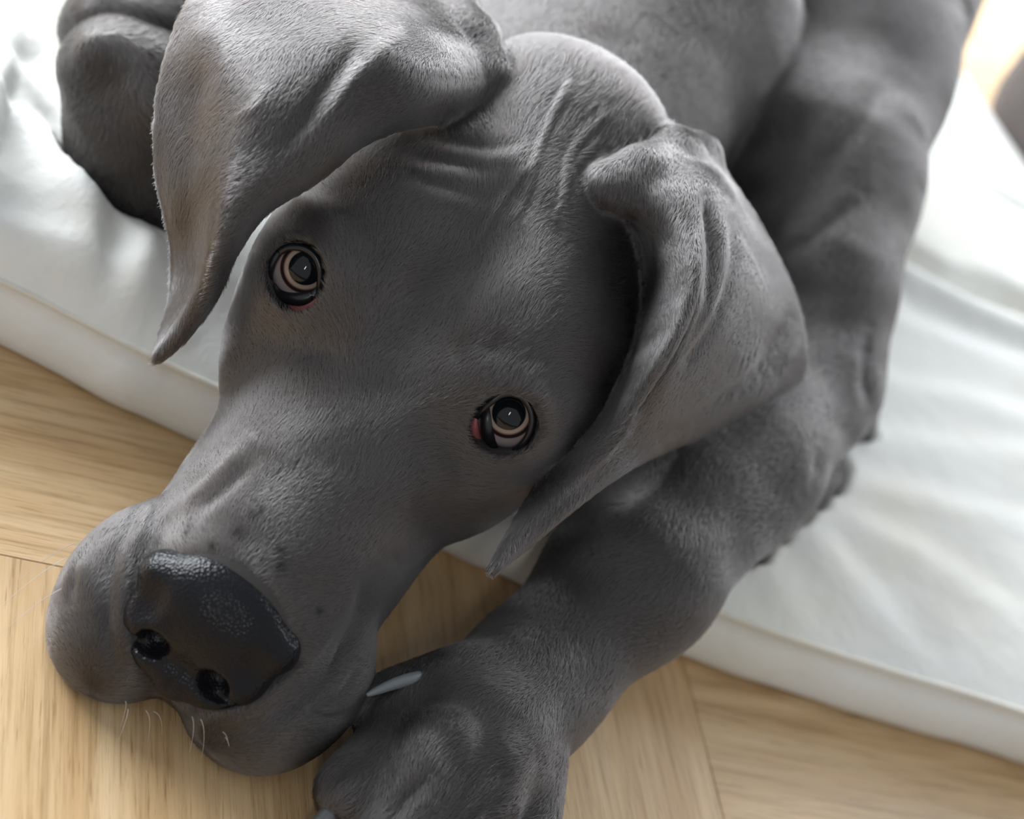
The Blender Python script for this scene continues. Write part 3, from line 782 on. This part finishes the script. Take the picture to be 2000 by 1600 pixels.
# ------------------------------------------------------------------ fur and whiskers
def hair_object(name, pts, rad, tints, m, parent):
    n, k = pts.shape[:2]
    hc = bpy.data.hair_curves.new(name); hc.add_curves([k] * n)
    hc.position_data.foreach_set('vector', pts.astype(np.float32).ravel())
    at = hc.attributes.get('radius') or hc.attributes.new('radius', 'FLOAT', 'POINT')
    at.data.foreach_set('value', rad.astype(np.float32).ravel())
    ct = hc.attributes.new('tint', 'FLOAT_COLOR', 'CURVE')
    ct.data.foreach_set('color', np.c_[tints, tints, tints, np.ones(n)].astype(np.float32).ravel())
    return new_obj(name, hc, parent, m)
def fur():
    me.calc_loop_triangles(); nt_ = len(me.loop_triangles)
    T = np.empty(nt_ * 3, np.int32); me.loop_triangles.foreach_get('vertices', T); T = T.reshape(-1, 3)
    A, B, C = V[T[:, 0]], V[T[:, 1]], V[T[:, 2]]
    ar = np.linalg.norm(np.cross(B - A, C - A), axis=1) / 2
    g = GV[T[:, 0]]; cen = (A + B + C) / 3
    dens = np.choose(g, [5.4e6, 4.0e6, 4.0e6, 2.0e6, 2.8e6, 1.0e6])
    nrm = NV[T[:, 0]]
    seen = -(nrm * (cen - CAM)).sum(1) / np.linalg.norm(cen - CAM, axis=1)
    dens = dens * np.where(seen < -0.3, 0.12, 1.0) * (cen[:, 2] > 0.006)
    # nothing grows on the nose leather or inside the eye openings
    w = ar * dens
    for s, ce, view, pp, oo, z0 in EYES: w *= np.linalg.norm(cen - ce, axis=1) > 0.0180
    q = (cen - E0) * 1000; u, v, ww = q @ hx, q @ hf, q @ hn
    w *= ~(((u / 29) ** 2 + ((0.66 * (v - 119) - 0.75 * (ww + 43)) / 26) ** 2 + ((0.75 * (v - 119) + 0.66 * (ww + 43)) / 16) ** 2 < 1) & (g == 0))
    xx, yy, zz = project(cen); w *= (xx > -150) & (xx < 2150) & (yy > -200) & (yy < 1750)
    tot = int(w.sum()); print('hairs', tot, np.bincount(g, w, 6).astype(int), flush=True)
    cdf = np.cumsum(w); ti = np.searchsorted(cdf, RNG.random(tot) * cdf[-1]); ti = np.minimum(ti, nt_ - 1)
    r1, r2 = np.sqrt(RNG.random(tot))[:, None], RNG.random(tot)[:, None]
    root = A[ti] * (1 - r1) + B[ti] * r1 * (1 - r2) + C[ti] * r1 * r2
    N_ = NV[T[ti, 0]] * (1 - r1) + NV[T[ti, 1]] * r1 * (1 - r2) + NV[T[ti, 2]] * r1 * r2
    N_ /= np.linalg.norm(N_, axis=1)[:, None]
    gg = g[ti]
    flow = np.zeros((tot, 3))
    qh = (root - E0) * 1000; uh, fh = qh @ hx, qh @ hf
    head_flow = -hf + hx * (uh / 95)[:, None] - hn * 0.15
    ear_l = P(300, 715, .08) - P(850, 120, .2); ear_r = P(960, 1115, .10) - P(1330, 340, .205)
    chain = np.array([P(*p) for p, r in LEG]); leg_flow = np.zeros((tot, 3)); li = np.nonzero(gg == 4)[0]
    for p, q in zip(chain[:-1], chain[1:]):
        d_ = np.linalg.norm(root[li] - (p + q) / 2, axis=1); leg_flow[li] += ((q - p) / np.linalg.norm(q - p))[None] / (d_ ** 4 + 1e-7)[:, None]
    leg_flow /= np.linalg.norm(leg_flow, axis=1)[:, None] + 1e-9
    flow = np.where((gg == 0)[:, None], head_flow, flow)
    flow = np.where((gg == 1)[:, None], ear_l / np.linalg.norm(ear_l), flow); flow = np.where((gg == 2)[:, None], ear_r / np.linalg.norm(ear_r), flow)
    flow = np.where((gg == 3)[:, None], np.array([-0.25, 0.9, 0.2]), flow); flow = np.where((gg == 4)[:, None], leg_flow, flow)
    flow = np.where((gg == 5)[:, None], np.array([-0.3, -0.3, 0.6]), flow)
    flow -= N_ * (flow * N_).sum(1)[:, None]; flow /= np.linalg.norm(flow, axis=1)[:, None] + 1e-9
    side = np.cross(N_, flow)
    # slow swirl so the nap breaks up into soft patches
    sw = 0.35 * np.sin(root @ np.array([70, 40, 55.0]) + 1) + 0.25 * np.sin(root @ np.array([-120, 160, 90.0])) + RNG.normal(0, 0.16, tot)
    flow = flow * np.cos(sw)[:, None] + side * np.sin(sw)[:, None]
    ln = np.choose(gg, [0.0038, 0.0031, 0.0031, 0.0054, 0.0042, 0.0052]) * RNG.uniform(0.65, 1.25, tot)
    ln = np.where((gg == 0) & (fh > 60), ln * 0.62, ln)
    for s, ce, view, pp, oo, z0 in EYES:
        de = np.linalg.norm(root - ce, axis=1); ln = ln * np.clip((de - 0.013) / 0.013, 0.25, 1)
    nape = np.where(gg == 0, np.clip((-105 - fh) / 25, 0, 1), 0)          # longer coat standing up on the nape and ear roots
    for er_, gi in ((P(900, 90, .2), 1), (P(1360, 330, .2), 2)):
        nape = np.maximum(nape, np.where(gg == gi, np.clip(1.6 - np.linalg.norm(root - er_, axis=1) / 0.02, 0, 1), 0))
    ln = ln * (1 + 0.8 * nape)
    lift = np.radians(RNG.normal(14, 4, tot) + 16 * nape)
    pts = np.empty((tot, 4, 3))
    for k, t in enumerate((0, 0.34, 0.68, 1.0)):
        la = lift * (1 - 0.55 * t)
        pts[:, k] = root + (flow * np.cos(la)[:, None] + N_ * np.sin(la)[:, None]) * (ln * t)[:, None]
    pts[:, :, 2] = np.maximum(pts[:, :, 2], 0.0006)
    far = np.where((gg >= 3), 1.35, 1.0)[:, None]
    rad = np.array([0.000058, 0.000054, 0.000042, 0.000012])[None] * far
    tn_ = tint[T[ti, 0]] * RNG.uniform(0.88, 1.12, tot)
    f = hair_object('fur', pts, rad, tn_, FUR, dog); f['kind'] = 'stuff'; f['label'] = 'short velvety blue-grey fur'
fur()
def whisker(px0, py0, dx, dy, z0, z1):
    a, b = P(px0, py0, z0), P(px0 + dx, py0 + dy, z1); t = np.linspace(0, 1, 10)[:, None]
    m = (a + b) / 2 + np.array([0, 0, 0.006])
    pts = (1 - t) ** 2 * a + 2 * t * (1 - t) * m + t * t * b; pts[:, 2] = np.maximum(pts[:, 2], 0.001)
    new_obj('whisker', tube('whisker', pts, np.linspace(0.00016, 0.00005, 10), 5), dog, WHISK)
for a in ((250, 1385, -18, 60, .018, .004), (285, 1388, 4, 60, .018, .004), (300, 1390, 16, 45, .018, .004), (245, 1370, -10, 50, .018, .004), (375, 1400, -5, 70, .03, .008),
          (392, 1405, 2, 75, .03, .008), (435, 1430, 8, 50, .03, .012), (440, 1440, 5, 65, .028, .004), (150, 1060, -110, 70, .04, .02), (130, 1090, -130, 95, .04, .02),
          (120, 1150, -120, 90, .035, .01), (660, 1290, 60, 40, .03, .015), (690, 1200, 35, -10, .04, .03)):
    whisker(*a)

# ------------------------------------------------------------------ brown thing behind the bed
def lump():
    bm = bmesh.new(); bmesh.ops.create_cube(bm, size=1)
    bmesh.ops.subdivide_edges(bm, edges=bm.edges[:], cuts=6, use_grid_fill=True)
    for v in bm.verts:
        p = v.co.copy(); n = (abs(2 * p.x) ** 4 + abs(2 * p.y) ** 4 + abs(2 * p.z) ** 4) ** 0.25
        q = p / max(n, 1e-6) if n > 0 else p
        v.co = Vector((q.x * 0.24, q.y * 0.20, q.z * 0.16 + 0.08))
    for f_ in bm.faces: f_.smooth = True
    m_ = bpy.data.meshes.new('footstool'); bm.to_mesh(m_); bm.free(); return m_
c = P(2075, 195, 0.08)
fo = new_obj('footstool', lump(), None, BROWN); fo.location = (c[0] + 0.09, c[1] + 0.04, 0); fo.rotation_euler.z = 0.5
tag(fo, 'dark brown rounded object standing on the floor behind the bed at the right edge', 'footstool')
print('done', time.time() - T0, flush=True)
